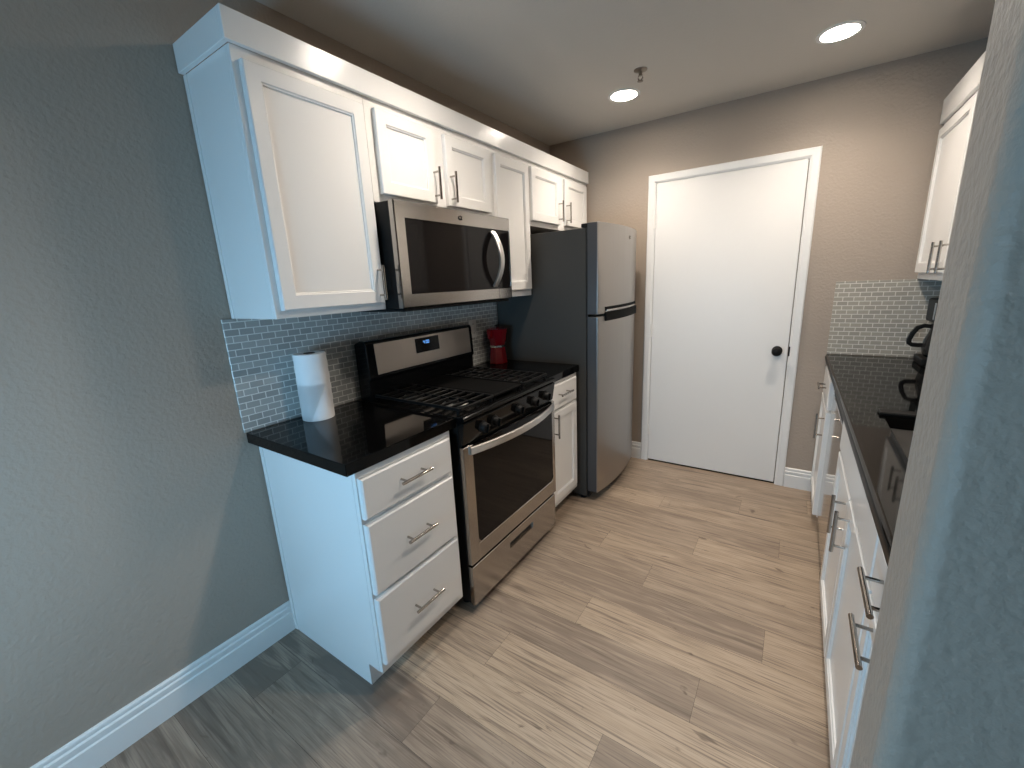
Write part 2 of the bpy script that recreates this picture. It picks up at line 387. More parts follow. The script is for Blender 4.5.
g = G(); g.box(DX0, DX0 + .006, YB - .001, YB + .09, 0, DZ); g.box(DX1 - .006, DX1, YB - .001, YB + .09, 0, DZ); g.box(DX0 + .006, DX1 - .006, YB - .001, YB + .09, DZ - .006, DZ)
struct('trim_2', g, M['trim'], 0)
dr = struct('door_1', G().box(0.8315, 1.6905, YB - .006, YB + .034, 0.012, 2.0475, .002), M['door'])
for z in (1.80, 1.035, 0.265):
    h = G(); h.tube([(0.8265, YB - .012, z - .045), (0.8265, YB - .012, z + .045)], .0062, 10); h.box(0.8275, 0.842, YB - .0085, YB - .0055, z - .044, z + .044, .001)
    obj('hinge', h, M['door'], dr)
kx, kz = 1.632, 0.925
kb = G(); kb.lathe([(0, 0), (.030, 0), (.030, .004), (.026, .008), (.012, .010), (.011, .032), (.020, .036), (.0275, .045), (.0285, .054), (.024, .064), (.012, .069), (0, .070)], (kx, YB - .006, kz), (0, -1, 0), 28)
obj('door_knob', kb, M['blackm'], dr)
obj('strike_plate', G().box(1.694, 1.7015, YB - .0155, YB - .004, .893, .955, .002), M['blackm'], dr)

# ------------------------------------------------------------------ tiles
tag(obj('tile_backsplash', G().box(0.0005, .008, -.0405, 1.64, ZT + .0005, 1.3458, .001), M['tile_y']), 'blue-grey glass mosaic tile backsplash on the left wall behind the stove', 'backsplash', None)
tag(obj('tile_backsplash', G().box(1.891, XR - .009, YB - .008, YB - .0005, ZT + .0005, 1.349, .001), M['tile_x']), 'pale grey mosaic tile backsplash on the back wall right of the door', 'backsplash', None)

# ------------------------------------------------------------------ left base cabinets and worktops
def base_body(t, y0, y1, xf=0.6085, scribe=False):
    g = G()
    g.prism([(0.0035, 0.0), (.530, 0.0), (.530, .095), (xf - .019, .095), (xf - .019, ZS - .001), (0.0035, ZS - .001)], 'y', y0, y0 + .018)
    g.prism([(0.0035, 0.0), (.530, 0.0), (.530, .095), (xf - .019, .095), (xf - .019, ZS - .001), (0.0035, ZS - .001)], 'y', y1 - .018, y1)
    g.box(.0035, xf - .019, y0 + .018, y1 - .018, .095, .113); g.box(.0035, .012, y0 + .018, y1 - .018, .113, ZS - .001)
    body = obj('carcass', g, M['cab'], t)
    obj('toe_kick', G().box(.512, .5295, y0 + .018, y1 - .018, .0, .0945), M['cab'], t)
    g = G()
    g.box(xf - .019, xf, y0, y1, .095, ZS - .001, .0015)
    obj('face_frame', g, M['cab'], t)
    if scribe: obj('scribe_strip', G().box(.0165, .034, y0 - .004, y0 + .0005, .002, ZS - .002, .001), M['cab'], t)
fl = FL(0.6087)
t = thing('base_cabinet', 'white base cabinet with three drawers under the near end of the black worktop', 'cabinet', (.30, .218, 0))
base_body(t, 0.0, 0.4400, scribe=True)
for v0, v1, hz in ((.7065, .8490, .7855), (.4230, .6865, .5605), (.1360, .4050, .272)):
    d = obj('drawer', slab(fl, .0055, .4180, v0, v1), M['cab'], t); pull(fl, .209, hz, False, .021, d)
t = thing('base_cabinet', 'narrow white base cabinet with one drawer and one door between stove and refrigerator', 'cabinet', (.30, 1.425, 0))
base_body(t, 1.2350, 1.6120)
d = obj('drawer', slab(fl, 1.2480, 1.5730, .7150, .8560), M['cab'], t); pull(fl, 1.385, .797, False, .021, d)
d = obj('door', shaker(fl, 1.2480, 1.5730, .1400, .6980), M['cab'], t); pull(fl, 1.270, .628, True, .021, d)

tag(obj('countertop', G().box(.0085, .6267, -.0382, .4640, ZS, ZT, .004, 2), M['stone']), 'polished black worktop under the paper towel roll', 'worktop', None)
tag(obj('countertop', G().box(.0085, .6250, 1.2320, 1.6205, ZS, ZT, .004, 2), M['stone']), 'small black worktop under the red coffee pot between stove and refrigerator', 'worktop', None)

# ------------------------------------------------------------------ gas stove
SY_0, SY_1 = 0.4680, 1.2280
t = thing('gas_range', 'stainless and black gas range with oven between the two black worktops', 'stove', (.33, .848, 0))
g = G(); g.box(.03, .6275, SY_0 + .002, SY_1 - .002, .045, .895, .003)
obj('body', g, M['blackm'], t)
for x in (.09, .56):
    for y in (SY_0 + .05, SY_1 - .05): obj('foot', G().lathe([(.018, 0), (.018, .012), (.011, .014), (.011, .05)], (x, y, 0), seg=14), M['blackm'], t)
g = G(); g.prism([(.03, .8955), (.645, .8955), (.660, .899), (.6685, .906), (.6690, .914), (.662, .9205), (.648, .923), (.635, .917), (.06, .917), (.03, .917)], 'y', SY_0, SY_1, .002, 1)
obj('cooktop', g, M['black'], t)
# burners
for i, (bx, by, br) in enumerate(((.22, .62, .036), (.49, .62, .046), (.22, 1.075, .040), (.49, 1.075, .040), (.355, .848, .036))):
    u = obj('burner', G().lathe([(br + .012, .9171), (br + .012, .921), (br, .928), (br - .006, .930), (0, .930)], (bx, by, 0), seg=28), M['burner'], t)
    obj('burner_cap', G().lathe([(br - .004, .9302), (br - .002, .934), (br - .008, .9385), (0, .9395)], (bx, by, 0), seg=28), M['iron'], u)
def grate(y0, y1, fingers):
    g = G(); z0, z1, r = .9175, .948, .0055
    x0, x1 = .095, .625
    for y in (y0, y1): g.box(x0, x1, y - r, y + r, z1 - .012, z1, .002)
    for x in (x0, x1, (x0 + x1) / 2): g.box(x - r, x + r, y0, y1, z1 - .012, z1, .002)
    for x in fingers: g.box(x - .004, x + .004, y0, y1, z1 - .011, z1 + .001, .0015)
    ym = (y0 + y1) / 2
    g.box(x0, x1, ym - .004, ym + .004, z1 - .011, z1 + .001, .0015)
    for x in (x0 + .01, x1 - .01):
        for y in (y0 + .004, y1 - .004): g.box(x - .006, x + .006, y - .006, y + .006, z0, z1 - .01, .001)
    return g
obj('grate', grate(.492, .722, (.150, .205, .265, .315, .415, .465, .520, .575)), M['iron'], t)
obj('grate', grate(.974, 1.204, (.150, .205, .265, .315, .415, .465, .520, .575)), M['iron'], t)
g = G(); g.box(.098, .622, .734, .962, .930, .944, .004); g.box(.115, .605, .750, .946, .9435, .9455, .001)
for x in (.11, .61):
    for y in (.745, .951): g.box(x - .006, x + .006, y - .006, y + .006, .9175, .932)
obj('griddle', g, M['plastic_b'], t)
# control panel and knobs
g = G(); g.prism([(.6275, .7985), (.6480, .7985), (.6640, .8900), (.6600, .8953), (.6275, .8953)], 'y', SY_0, SY_1, .002, 1)
obj('control_panel', g, M['black'], t)
nx = Vector((.0915, 0, -.016)).normalized(); nx = Vector((0.985, 0, -0.172)).normalized()
for ky in (.592, .676, .868, 1.010, 1.128):
    o0 = Vector((.6565, ky, .846))
    k = obj('knob', G().lathe([(0, 0), (.026, 0), (.026, .003), (.0215, .006), (.020, .024), (.0175, .0265), (0, .0265)], o0, nx, 24), M['blackm'], t)
    gg = G(); up = Vector((.172, 0, .985)); c0 = o0 + nx * .031
    tt = bmesh.new(); bmesh.ops.create_cube(tt, size=1.0)
    for q in tt.verts: q.co = c0 + nx * (q.co.x * .012) + Vector((0, 1, 0)) * (q.co.y * .008) + up * (q.co.z * .036)
    bmesh.ops.bevel(tt, geom=tt.edges[:], offset=.0015, segments=1, affect='EDGES')
    gg.merge(tt); obj('grip', gg, M['black'], k)
# oven door
fs = FL(.6280)
gl = obj('oven_door', G().box(.6282, .6475, SY_0 + .006, SY_1 - .004, .246, .7800, .002), M['glass'], t)
g = G(); g.box(.6280, .6510, .4690, .5270, .2440, .7880, .0025); g.box(.6310, .6510, 1.2120, 1.2400, .2440, .7880, .0025); g.box(.6282, .6507, .5265, 1.2125, .2442, .3250, .0025)
# rounded corners at the foot of the window
for (yc, sgn) in ((.527, 1), (1.212, -1)):
    pr = [(yc, .325)] + [(yc + sgn * (.03 - .03 * math.sin(R(a))), .325 + .03 - .03 * math.cos(R(a))) for a in (0, 22, 45, 68, 90)]
    g.prism(pr, 'x', .640, .6506)
obj('door_frame', g, M['steel_h'], gl)
pts = []
for k in range(25):
    s = k / 24; pts.append((.654 + .052 * (1 - (2 * s - 1) ** 2), .508 + (1.222 - .508) * s, .7640))
obj('handle', G().strip(pts, (0, 0, .034), .012), M['steel_b'], gl)
# lower drawer with a sunken grip
g = G(); y0, y1, z0, z1 = SY_0 + .002, SY_1 - .002, .040, .2330
hy0, hy1, hz0, hz1 = .757, .975, .157, .189
e = .0025
g.rings(fs, [(y0, y1, z0, z1, 0), (y0, y1, z0, z1, .0225 - e), (y0 + e, y1 - e, z0 + e, z1 - e, .0225), (hy0, hy1, hz0, hz1, .0225), (hy0 + .004, hy1 - .004, hz0 + .004, hz1 - .004, .008)])
dw = obj('drawer', g, M['steel_h'], t)
obj('grip_shade', G().box(.6362, .6372, hy0 + .005, hy1 - .005, hz0 + .005, hz1 - .005), M['blackm'], dw)  # black plate paints the shade inside the grip recess
# backguard
bgp = [(.0300, .9175), (.1120, .9175), (.1120, 1.0150), (.1230, 1.0240), (.1130, 1.1860), (.1050, 1.1980), (.0700, 1.2000), (.0300, 1.1850)]
bgd = obj('backguard', G().prism(bgp, 'y', SY_0, SY_1 - .004, .006, 2), M['black'], t)
def fg(u, v, wv):  # on the sloping face: v = height
    return Vector((.1230 - .0100 * (v - 1.024) / .162 + wv, u, v))
g = G(); g.rings(fg, [(.5130, 1.1960, 1.0400, 1.1830, -.002), (.5130, 1.1960, 1.0400, 1.1830, .0015), (.5150, 1.1940, 1.0420, 1.1810, .0025)])
pn = obj('steel_panel', g, M['steel_p'], bgd)
g = G(); g.rings(fg, [(.7640, .9340, 1.0990, 1.1730, .001), (.7640, .9340, 1.0990, 1.1730, .0035), (.7655, .9325, 1.1005, 1.1715, .0042)])
obj('display', g, M['glass'], bgd)
SEG = {'0': 'abcdef', '4': 'bcfg', '8': 'abcdefg'}
g = G(); dx, dh, dwid, lw = .819, .0160, .0095, .0018
def seg_box(u0, u1, v0, v1): g.rings(fg, [(u0, u1, v0, v1, .0043), (u0, u1, v0, v1, .0048)])
for i, ch in enumerate('4:00'):
    zb = 1.1420
    if ch == ':':
        for zz in (zb + .005, zb + .012): seg_box(dx, dx + lw, zz, zz + lw)
        dx += .0055; continue
    for sname in SEG[ch]:
        u0, u1, v0, v1 = {'a': (0, dwid, dh - lw, dh), 'g': (0, dwid, dh / 2 - lw / 2, dh / 2 + lw / 2), 'd': (0, dwid, 0, lw), 'f': (0, lw, dh / 2, dh), 'e': (0, lw, 0, dh / 2), 'b': (dwid - lw, dwid, dh / 2, dh), 'c': (dwid - lw, dwid, 0, dh / 2)}[sname]
        seg_box(dx + u0, dx + u1, zb + v0, zb + v1)
    dx += dwid + .0035
obj('clock_digits', g, M['digits'], bgd)

# ------------------------------------------------------------------ refrigerator
FY0, FY1 = 1.6220, 2.3090
t = thing('refrigerator', 'top-freezer refrigerator with curved stainless doors and dark grey sides', 'refrigerator', (.38, 1.965, 0))
g = G(); g.box(.02, .6700, FY0 + .003, FY1 - .003, .030, 1.7140, .006, 2)
obj('cabinet', g, M['fridge_side'], t)
def fdoor(z0, z1):
    pr = [(.6820, FY0 + .0), (.7400, FY0)]
    for k in range(17):
        s = k / 16; pr.append((.7465 + .033 * (1 - (2 * s - 1) ** 2), FY0 + .005 + (FY1 - FY0 - .010) * s))
    pr += [(.7400, FY1), (.6820, FY1)]
    return G().prism(pr, 'z', z0, z1, .003, 2)
def fcurve(y): s = (y - FY0 - .005) / (FY1 - FY0 - .010); return .7465 + .033 * (1 - (2 * s - 1) ** 2)
up = obj('freezer_door', fdoor(1.2240, 1.7400), M['steel_v'], t)
lw_ = obj('fridge_door', fdoor(.0750, 1.2100), M['steel_v'], t)
for dd, z0, z1 in ((up, 1.226, 1.738), (lw_, .077, 1.208)):
    obj('door_edge', G().box(.6830, .7405, FY0 - .0012, FY0 + .0005, z0, z1, .0004), M['fridge_edge'], dd)
obj('gasket', G().box(.6705, .6815, FY0 + .010, FY1 - .010, .08, 1.735), M['dark'], t)
def band(y0, y1, z0, z1, o0, o1):
    pr = [(fcurve(y0 + (y1 - y0) * k / 12) + o1, y0 + (y1 - y0) * k / 12) for k in range(13)]
    pr += [(fcurve(y0 + (y1 - y0) * k / 12) + o0, y0 + (y1 - y0) * k / 12) for k in range(12, -1, -1)]
    return G().prism(pr, 'z', z0, z1)
obj('handle', band(1.700, 2.3020, 1.1800, 1.2330, -.006, .010), M['plastic_b'], lw_, 'black scooped handle')
h2 = obj('handle', band(1.700, 2.3020, 1.2395, 1.2640, -.004, .003), M['plastic_b'], up, 'black grip strip')
obj('lip', band(1.712, 2.3020, 1.2390, 1.2475, .0032, .0085), M['nickel'], h2, 'bright metal lip')
obj('hinge_cover', G().box(.640, .7300, FY0 + .006, FY0 + .060, 1.7160, 1.7380, .003), M['blackm'], t)
obj('kick_grille', G().box(.60, .6900, FY0 + .01, FY1 - .01, .030, .0720, .003), M['blackm'], t)
for y in (FY0 + .05, FY1 - .05):
    for x in (.08, .63): obj('foot', G().lathe([(.02, 0), (.02, .012), (.012, .015), (.012, .031)], (x, y, 0), seg=14), M['blackm'], t)
def emblem(f, u, v, s):
    g = G(); pts = [f(u + s * math.cos(a), v + .62 * s * math.sin(a), .0012) for a in [R(30 + 300 * k / 20) for k in range(21)]]
    g.tube(pts, s * .16, 6); pts = [f(u + s * .1 + s * .55 * math.cos(a), v + .34 * s * math.sin(a), .0012) for a in [R(200 + 250 * k / 14) for k in range(15)]]
    g.tube(pts, s * .12, 6); return g
obj('badge', emblem(lambda u, v, w: Vector((fcurve(u) + w, u, v)), 2.075, 1.678, .016), M['nickel'], up, 'small metal swirl badge')

# ------------------------------------------------------------------ wall cabinets left
XU = 0.3090
def wall_cab(label, y0, y1, z0, z1, doors, scribe=False, f=None, xf=XU, wall=0.0035, name='wall_cabinet', sgn=1, hl=None):
    t = thing(name, label, 'cabinet', ((wall + xf) / 2, (y0 + y1) / 2, z0))
    xa, xb = sorted((wall, xf - sgn * .019)); xc, xd = sorted((xf - sgn * .019, xf))
    g = G(); g.box(xa, xb, y0, y0 + .016, z0, z1, .001); g.box(xa, xb, y1 - .016, y1, z0, z1, .001)
    g.box(xa, xb, y0 + .016, y1 - .016, z0 + .006, z0 + .022); g.box(xa, xb, y0 + .016, y1 - .016, z1 - .016, z1)
    obj('carcass', g, M['cab'], t)
    obj('face_frame', G().box(xc, xd, y0, y1, z0, z1, .0015), M['cab'], t)
    f = FL(xf + .0002) if sgn > 0 else FR(xf - .0002)
    for (u0, u1, v0, v1, hu, hv) in doors:
        d = obj('door', shaker(f, u0, u1, v0, v1), M['cab'], t)
        if hu is not None: pull(f, hu, hv, True, .021, d, half=.066)
    if scribe: obj('scribe_strip', G().box(.0035, .022, y0 - .004, y0 + .0005, z0, z1 - .002, .001), M['cab'], t)
    return t
wall_cab('tall white wall cabinet above the paper towel roll, nearest on the left wall', -.002, .4465, 1.3460, 2.1220, [(.0175, .4300, 1.3725, 2.0860, .409, 1.451)], True)
wall_cab('short white two-door wall cabinet directly above the microwave', .4470, 1.2180, 1.7580, 2.1220, [(.4810, .7890, 1.7885, 2.0885, .7735, 1.8655), (.8620, 1.1950, 1.7885, 2.0885, .8825, 1.8655)])
wall_cab('narrow tall white wall cabinet between the microwave and the refrigerator', 1.2185, 1.6045, 1.3470, 2.1220, [(1.2460, 1.5800, 1.3850, 2.0890, 1.268, 1.455)])
wall_cab('short white two-door wall cabinet above the refrigerator', 1.6050, 2.4520, 1.7620, 2.1220, [(1.6140, 1.9800, 1.7920, 2.0940, 1.957, 1.875), (2.0620, 2.4150, 1.7970, 2.0960, 2.0705, 1.876)])
g = G(); g.box(.3075, .3260, -.0180, 2.4560, 2.1225, 2.2040, .0015); g.box(.0035, .3080, -.0180, -.0015, 2.1225, 2.2040, .0015); g.box(.0035, .3080, 2.4400, 2.4560, 2.1225, 2.2040)
tag(obj('crown_board', g, M['cab']), 'flat white crown board along the tops of the left wall cabinets', 'cabinet trim', None)

# ------------------------------------------------------------------ microwave
MY0, MY1, MZ0, MZ1 = .4500, 1.2330, 1.3430, 1.7560
t = thing('microwave', 'stainless over-the-range microwave with black glass door above the stove', 'microwave', (.205, .832, MZ0))
obj('body', G().box(.0085, .3840, MY0 + .001, 1.2165, MZ0 + .002, MZ1 - .002, .003), M['blackm'], t)
g = G(); xa, xb = .3842, .4110
wy0, wy1, wz0, wz1 = .5000, 1.2220, 1.4010, 1.6930
fm = FL(xa)
T_ = xb - xa
g.rings(fm, [(MY0, MY1, MZ0 + .004, MZ1, 0), (MY0, MY1, MZ0 + .004, MZ1, T_ - .004), (MY0 + .004, MY1 - .004, MZ0 + .008, MZ1 - .004, T_), (wy0, wy1, wz0, wz1, T_), (wy0 + .001, wy1 - .001, wz0 + .001, wz1 - .001, T_ - .004)], cap1=False)
fr = obj('front_frame', g, M['steel_h'], t)
g = G(); g.rings(fm, [(wy0, wy1, wz0, wz1, T_ - .010), (wy0, wy1, wz0, wz1, T_ - .003)])
gd = obj('glass_door', g, M['glass'], t)
obj('seam', G().box(xb - .001, xb + .0003, 1.1120, 1.1140, MZ0 + .006, wz0), M['blackm'], fr)
pts = []
for k in range(21):
    s = k / 20; pts.append((.414 + .050 * (1 - (2 * s - 1) ** 2), 1.0740, 1.4150 + .2650 * s))
obj('handle', G().strip(pts, (0, .034, 0), .012), M['steel_b'], gd)
obj('vent_strip', G().box(.02, .400, MY0 + .01, 1.2150, MZ0 - .010, MZ0 + .0018, .003), M['blackm'], t)
obj('badge', emblem(lambda u, v, w: Vector((xb + w, u, v)), .836, 1.722, .013), M['iron'], fr, 'small swirl badge')

# ------------------------------------------------------------------ things on the left worktops
tx, ty, tr = .094, .213, .0615
t = thing('paper_towel_roll', 'white paper towel roll standing on the black worktop by the tiles', 'paper towel roll', (tx, ty, ZT))
zt = ZT + .272
obj('roll', G().lathe([(tr - .001, ZT + .0005), (tr, ZT + .004), (tr + .0008, ZT + .13), (tr - .0005, zt - .004), (tr - .003, zt), (.0235, zt - .001), (.0215, zt - .004), (.0215, ZT + .0005)], (tx, ty, 0), seg=48, closed=True), M['paper'], t)
obj('core', G().lathe([(.0214, ZT + .001), (.0214, zt + .001), (.0200, zt + .001), (.0200, ZT + .001)], (tx, ty, 0), seg=32, closed=True), M['card'], t, 'dark cardboard core')
g = G(); tt = bmesh.new(); rows = []
for i in range(15):
    zf = i / 14; z = ZT + .002 + zf * .150
    a1 = R(-60 + 70 * zf); a0 = R(-150); rr = tr + .0016
    rows.append([tt.verts.new((tx + (rr + .0012 * max(0, (k - 9)) / 3) * math.cos(a0 + (a1 - a0) * k / 12), ty + (rr + .0012 * max(0, (k - 9)) / 3) * math.sin(a0 + (a1 - a0) * k / 12), z)) for k in range(13)])
for A, B in zip(rows, rows[1:]):
    for k in range(12): tt.faces.new((A[k], A[k + 1], B[k + 1], B[k]))
ex = bmesh.ops.solidify(tt, geom=tt.faces[:], thickness=.0007)
g.merge(tt); obj('loose_sheet', g, M['paper'], t)

# red stovetop coffee pot
px, py = .100, 1.495
t = thing('moka_pot', 'red faceted stovetop coffee pot on the small worktop beside the refrigerator', 'coffee pot', (px, py, ZT))
q8 = dict(seg=8, phase=R(22))
obj('lower_chamber', G().lathe([(.060, ZT + .0005), (.0625, ZT + .004), (.058, ZT + .050), (.051, ZT + .098), (.050, ZT + .106), (0, ZT + .106)], (px, py, 0), **q8), M['red'], t)
obj('silver_band', G().lathe([(.0505, ZT + .106), (.0525, ZT + .108), (.0525, ZT + .119), (.0505, ZT + .121)], (px, py, 0), **q8), M['nickel'], t)
g = G(); g.lathe([(.050, ZT + .121), (.052, ZT + .130), (.066, ZT + .205), (.0700, ZT + .222), (.068, ZT + .222), (.050, ZT + .128)], (px, py, 0), **q8)
g.prism([(px - .007, ZT + .170), (px + .007, ZT + .170), (px + .013, ZT + .220), (px - .013, ZT + .220)], 'y', py - .088, py - .055)
up_ = obj('upper_chamber', g, M['red'], t)
obj('lid', G().lathe([(.0705, ZT + .222), (.071, ZT + .225), (.035, ZT + .233), (.0, ZT + .235)], (px, py, 0), **q8), M['red'], t)
obj('lid_knob', G().lathe([(.004, ZT + .2345), (.004, ZT + .239), (.008, ZT + .241), (.009, ZT + .247), (.005, ZT + .251), (0, ZT + .252)], (px, py, 0), seg=14), M['blackm'], t)
obj('handle', G().tube([(px, py + .058, ZT + .210), (px, py + .080, ZT + .218), (px, py + .102, ZT + .208), (px, py + .105, ZT + .186), (px, py + .098, ZT + .136), (px, py + .092, ZT + .124)], [.009, .010, .0105, .0105, .009, .007], 10), M['blackm'], t)

# wall outlet
t = thing('wall_outlet', 'grey-white wall outlet on the tiles behind the right end of the stove', 'outlet', (.0085, 1.362, 1.155))
fo_ = FL(.0082)
pl = obj('cover_plate', G().box(.0082, .0135, 1.3270, 1.3970, 1.0980, 1.2130, .002), M['plastic'], t)
for z in (1.128, 1.183):
    rc_ = obj('receptacle', G().lathe([(.0165, 0), (.0165, .0015), (.0155, .002), (0, .002)], (.0135, 1.362, z), (1, 0, 0), 20), M['plastic'], t)
    g = G(); g.box(.0154, .0158, 1.3545, 1.3565, z - .004, z + .007); g.box(.0154, .0158, 1.3675, 1.3695, z - .004, z + .007); obj('slots', g, M['dark'], rc_)

# ------------------------------------------------------------------ right run
XF = 1.9300            # face frames; fronts stand 0.021 proud
fr_ = FR(XF - .0002)
def base_r(label, y0, y1, name='base_cabinet', XF=XF):
    t = thing(name, label, 'cabinet', (2.24, (y0 + y1) / 2, 0))
    g = G()
    for a, c2 in ((y0, y0 + .016), (y1 - .016, y1)):
        g.prism([(XF + .019, .095), (2.00, .095), (2.00, 0), (XR - .003, 0), (XR - .003, ZS - .001), (XF + .019, ZS - .001)], 'y', a, c2)
    g.box(XF + .019, XR - .003, y0 + .016, y1 - .016, .095, .111)
    obj('carcass', g, M['cab'], t)
    obj('face_frame', G().box(XF, XF + .019, y0, y1, .072, ZS - .001, .0015), M['cab'], t)
    obj('toe_kick', G().box(2.0005, 2.016, y0 + .0165, y1 - .0165, 0, .0945), M['cab'], t)
    return t
t = base_r('white base cabinet with drawer and door in the far right corner', 1.9560, 2.4560, XF=1.9140)
d = obj('drawer', slab(FR(1.9138), 1.9660, 2.4400, .6950, .8480), M['cab'], t); pull(FR(1.9138), 2.203, .772, False, .021, d)
d = obj('door', shaker(FR(1.9138), 1.9660, 2.4400, .0780, .6800), M['cab'], t); pull(FR(1.9138), 2.000, .590, True, .021, d)
t = base_r('white sink base cabinet with two doors beside the dishwasher', .4040, 1.3380)
obj('false_front', slab(fr_, .4100, 1.3300, .7180, .8480), M['cab'], t)
d = obj('door', shaker(fr_, .8840, 1.3300, .0780, .7020), M['cab'], t); pull(fr_, .936, .612, True, .021, d)
d = obj('door', shaker(fr_, .4100, .8780, .0780, .7020), M['cab'], t); pull(fr_, .806, .618, True, .021, d)
t = base_r('white base cabinet with two horizontal bar pulls next to the grey stub wall', -.0860, .4020)
d = obj('drawer', slab(fr_, .0600, .3980, .7180, .8480), M['cab'], t); pull(fr_, .240, .806, False, .021, d, half=.076)
d = obj('pull_out_front', shaker(fr_, .0600, .3980, .0780, .7020), M['cab'], t); pull(fr_, .252, .680, False, .021, d, half=.076)

t = thing('dishwasher', 'stainless dishwasher built in between the sink cabinet and the corner cabinet', 'dishwasher', (2.22, 1.647, 0))
obj('tub', G().box(1.936, XR - .02, 1.3420, 1.9520, .100, ZS - .002, .002), M['blackm'], t)
obj('door_panel', G().box(1.9140, 1.9358, 1.3440, 1.9500, .1050, .7900, .003), M['steel_r'], t)
obj('control_strip', G().box(1.9160, 1.9358, 1.3440, 1.9500, .7930, .8650, .003), M['blackm'], t)
obj('kick_plate', G().box(1.990, 2.005, 1.3440, 1.9500, 0, .099), M['blackm'], t)

# worktop with sink cut-out
CX0, CX1, CY0, CY1 = 1.8960, XR - .0035, -.0870, 2.4520
KX0, KX1, KY0, KY1 = 2.000, 2.400, .730, 1.150
tt = bmesh.new(); e = .004
def ring(x0, x1, y0, y1, z): return [tt.verts.new((x, y, z)) for x, y in ((x0, y0), (x1, y0), (x1, y1), (x0, y1))]
seq = [ring(KX0, KX1, KY0, KY1, ZS), ring(CX0 + .010, CX1 - .010, CY0 + .010, CY1 - .010, ZS), ring(CX0 + .003, CX1 - .003, CY0 + .003, CY1 - .003, ZS + .003), ring(CX0, CX1, CY0, CY1, ZS + .012), ring(CX0, CX1, CY0, CY1, ZT - .014), ring(CX0 + .002, CX1 - .002, CY0 + .002, CY1 - .002, ZT - .006), ring(CX0 + .006, CX1 - .006, CY0 + .006, CY1 - .006, ZT - .002), ring(CX0 + .013, CX1 - .013, CY0 + .013, CY1 - .013, ZT), ring(KX0 - .002, KX1 + .002, KY0 - .002, KY1 + .002, ZT), ring(KX0, KX1, KY0, KY1, ZT - .002)]
for rg in seq[1:8]:
    for vv in rg:
        if vv.co.x < KX0 - .05 and vv.co.y > 2: vv.co.x -= .010
seq.append(seq[0])
for A, B in zip(seq, seq[1:]):
    for k in range(4): tt.faces.new((A[k], A[(k + 1) % 4], B[(k + 1) % 4], B[k]))
bmesh.ops.recalc_face_normals(tt, faces=tt.faces[:])
g = G(); g.merge(tt); wt = tag(obj('countertop', g, M['stone']), 'long polished black worktop holding the sink on the right', 'worktop', None)
g = G(); tt = bmesh.new()
outer = [ring(KX0 - .018, KX1 + .018, KY0 - .018, KY1 + .018, ZS - .0007), ring(KX0 + .002, KX1 - .002, KY0 + .002, KY1 - .002, ZS - .0007), ring(KX0 + .012, KX1 - .012, KY0 + .012, KY1 - .012, .712), ring(KX0 + .035, KX1 - .035, KY0 + .035, KY1 - .035, .700)]
inner = [ring(KX0 + .034, KX1 - .034, KY0 + .034, KY1 - .034, .698), ring(KX0 + .010, KX1 - .010, KY0 + .010, KY1 - .010, .711), ring(KX0, KX1, KY0, KY1, ZS - .003), ring(KX0 - .018, KX1 + .018, KY0 - .018, KY1 + .018, ZS - .003)]
sq = outer + inner
tt.faces.new(outer[-1]); tt.faces.new(inner[0][::-1])
for A, B in list(zip(outer, outer[1:])) + list(zip(inner, inner[1:])) + [(inner[-1], outer[0])]:
    for k in range(4): tt.faces.new((A[k], A[(k + 1) % 4], B[(k + 1) % 4], B[k]))
bmesh.ops.recalc_face_normals(tt, faces=tt.faces[:])
g.merge(tt)
wt.data.materials.append(M['stone_edge'])
for p in wt.data.polygons:
    if p.normal.z < 0.3: p.material_index = 1
t = thing('kitchen_sink', 'undermount steel sink sunk into the long right worktop', 'sink', (2.2, .94, .698))
bs = obj('basin', g, M['sink'], t, smooth=20)
obj('drain', G().lathe([(.042, .7002), (.042, .703), (.030, .7045), (0, .7035)], (2.2, .94, 0), seg=24), M['nickel'], t)
# flat black mat behind the sink
g = G(); g.box(1.988, 2.320, 1.1540, 1.2080, ZT + .0005, ZT + .0125, .005, 3)
tag(obj('drying_mat', g, M['blackm']), 'low black strip-shaped mat lying on the right worktop at the far rim of the sink', 'mat', None)
# coffee maker
cxm, cym = 2.335, 2.270
t = thing('coffee_maker', 'black drip coffee maker with looped carafe handle in the far right corner', 'coffee maker', (2.39, cym, ZT))
obj('base', G().box(2.265, 2.510, cym - .095, cym + .095, ZT + .0005, ZT + .040, .008, 2), M['blackm'], t)
obj('water_tank', G().box(2.415, 2.510, cym - .095, cym + .095, ZT + .0402, ZT + .335, .008, 2), M['blackm'], t)
hd = obj('brew_head', G().box(2.285, 2.4148, cym - .092, cym + .092, ZT + .218, ZT + .335, .010, 2), M['blackm'], t)
obj('trim_strip', G().box(2.2830, 2.2860, cym - .085, cym - .060, ZT + .236, ZT + .318, .001), M['sink'], hd, 'grey trim strip')
cf = obj('carafe', G().lathe([(.050, ZT + .0405), (.062, ZT + .052), (.068, ZT + .085), (.064, ZT + .125), (.050, ZT + .165), (.046, ZT + .182), (.047, ZT + .19), (.0, ZT + .192)], (cxm + .005, cym, 0), seg=32), M['carafe'], t)
obj('carafe_lid', G().lathe([(.048, ZT + .1905), (.050, ZT + .196), (.046, ZT + .208), (0, ZT + .211)], (cxm + .005, cym, 0), seg=28), M['blackm'], cf)
hx = cxm + .005
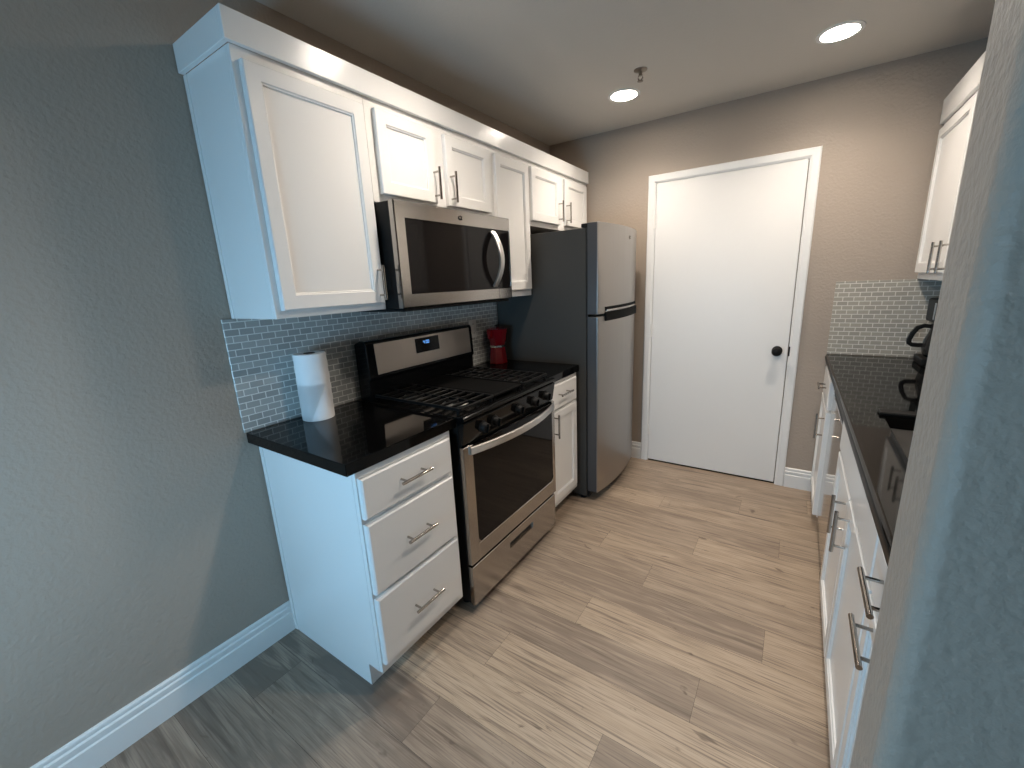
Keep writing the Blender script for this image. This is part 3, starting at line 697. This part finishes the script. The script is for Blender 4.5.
obj('carafe_handle', G().strip([(hx - .045, cym - .002, ZT + .196), (hx - .070, cym - .004, ZT + .200), (hx - .095, cym - .006, ZT + .190), (hx - .112, cym - .008, ZT + .160), (hx - .121, cym - .008, ZT + .128), (hx - .120, cym - .008, ZT + .110), (hx - .108, cym - .006, ZT + .100), (hx - .085, cym - .004, ZT + .098), (hx - .066, cym, ZT + .098)], (0, .024, 0), .020), M['blackm'], cf)

wall_cab('white two-door wall cabinet on the right wall above the coffee maker', 1.3150, 2.4560, 1.3500, 2.1040, [(1.8720, 2.4200, 1.3840, 2.0740, 1.932, 1.452), (1.3280, 1.8610, 1.3840, 2.0740, 1.802, 1.452)], xf=2.2410, wall=XR - .0035, sgn=-1)
g = G(); g.box(2.2240, 2.2425, 1.2990, 2.4580, 2.1045, 2.2150, .0015); g.box(2.2425, XR - .003, 1.2990, 1.3155, 2.1045, 2.2150, .0015)
tag(obj('crown_board', g, M['cab']), 'white crown board along the top of the right wall cabinet', 'cabinet trim', None)

# ------------------------------------------------------------------ ceiling lamps, sprinkler
def downlight(x, y, label):
    t = thing('recessed_downlight', label, 'ceiling light', (x, y, ZC), 'recessed downlights')
    obj('trim_ring', G().lathe([(.090, ZC - .0004), (.089, ZC - .0035), (.080, ZC - .0060), (.0715, ZC - .0050), (.0715, ZC - .0004)], (x, y, 0), seg=48, closed=True), M['trim'], t)
    obj('lens', G().lathe([(.0712, ZC - .0006), (.0712, ZC - .0034), (.0, ZC - .0040)], (x, y, 0), seg=48), M['lens'], t)
    ld = bpy.data.lights.new('beam', 'SPOT'); ld.energy = BEAM_W; ld.color = LAMP_COL; ld.spot_size = R(148); ld.spot_blend = 1.0; ld.shadow_soft_size = .05
    lo = bpy.data.objects.new('beam', ld); COL.objects.link(lo); lo.parent = t; lo.location = (0, 0, -.03)
downlight(.7716, 1.9380, 'glowing round recessed ceiling light beside the fire sprinkler')
downlight(1.7572, 1.9360, 'glowing round recessed ceiling light in the upper right, in front of the door')
downlight(.7716, .6200, 'glowing round recessed ceiling light above the front of the stove')
downlight(1.7480, .6400, 'glowing round recessed ceiling light nearest the grey stub wall')
t = thing('fire_sprinkler', 'small metal fire sprinkler head hanging from the ceiling', 'sprinkler', (.940, 1.700, ZC))
sx, sy = .940, 1.700
obj('escutcheon', G().lathe([(.034, ZC - .0005), (.033, ZC - .003), (.016, ZC - .009), (.0, ZC - .009)], (sx, sy, 0), seg=24), M['brass'], t)
g = G(); g.tube([(sx, sy, ZC - .008), (sx, sy, ZC - .026)], .009, 12); g.tube([(sx - .009, sy, ZC - .024), (sx - .013, sy, ZC - .036), (sx, sy, ZC - .050)], .0025, 8); g.tube([(sx + .009, sy, ZC - .024), (sx + .013, sy, ZC - .036), (sx, sy, ZC - .050)], .0025, 8)
obj('frame', g, M['brass'], t)
obj('deflector', G().lathe([(0, ZC - .0495), (.015, ZC - .0500), (.015, ZC - .0515), (0, ZC - .0530)], (sx, sy, 0), seg=16), M['brass'], t)
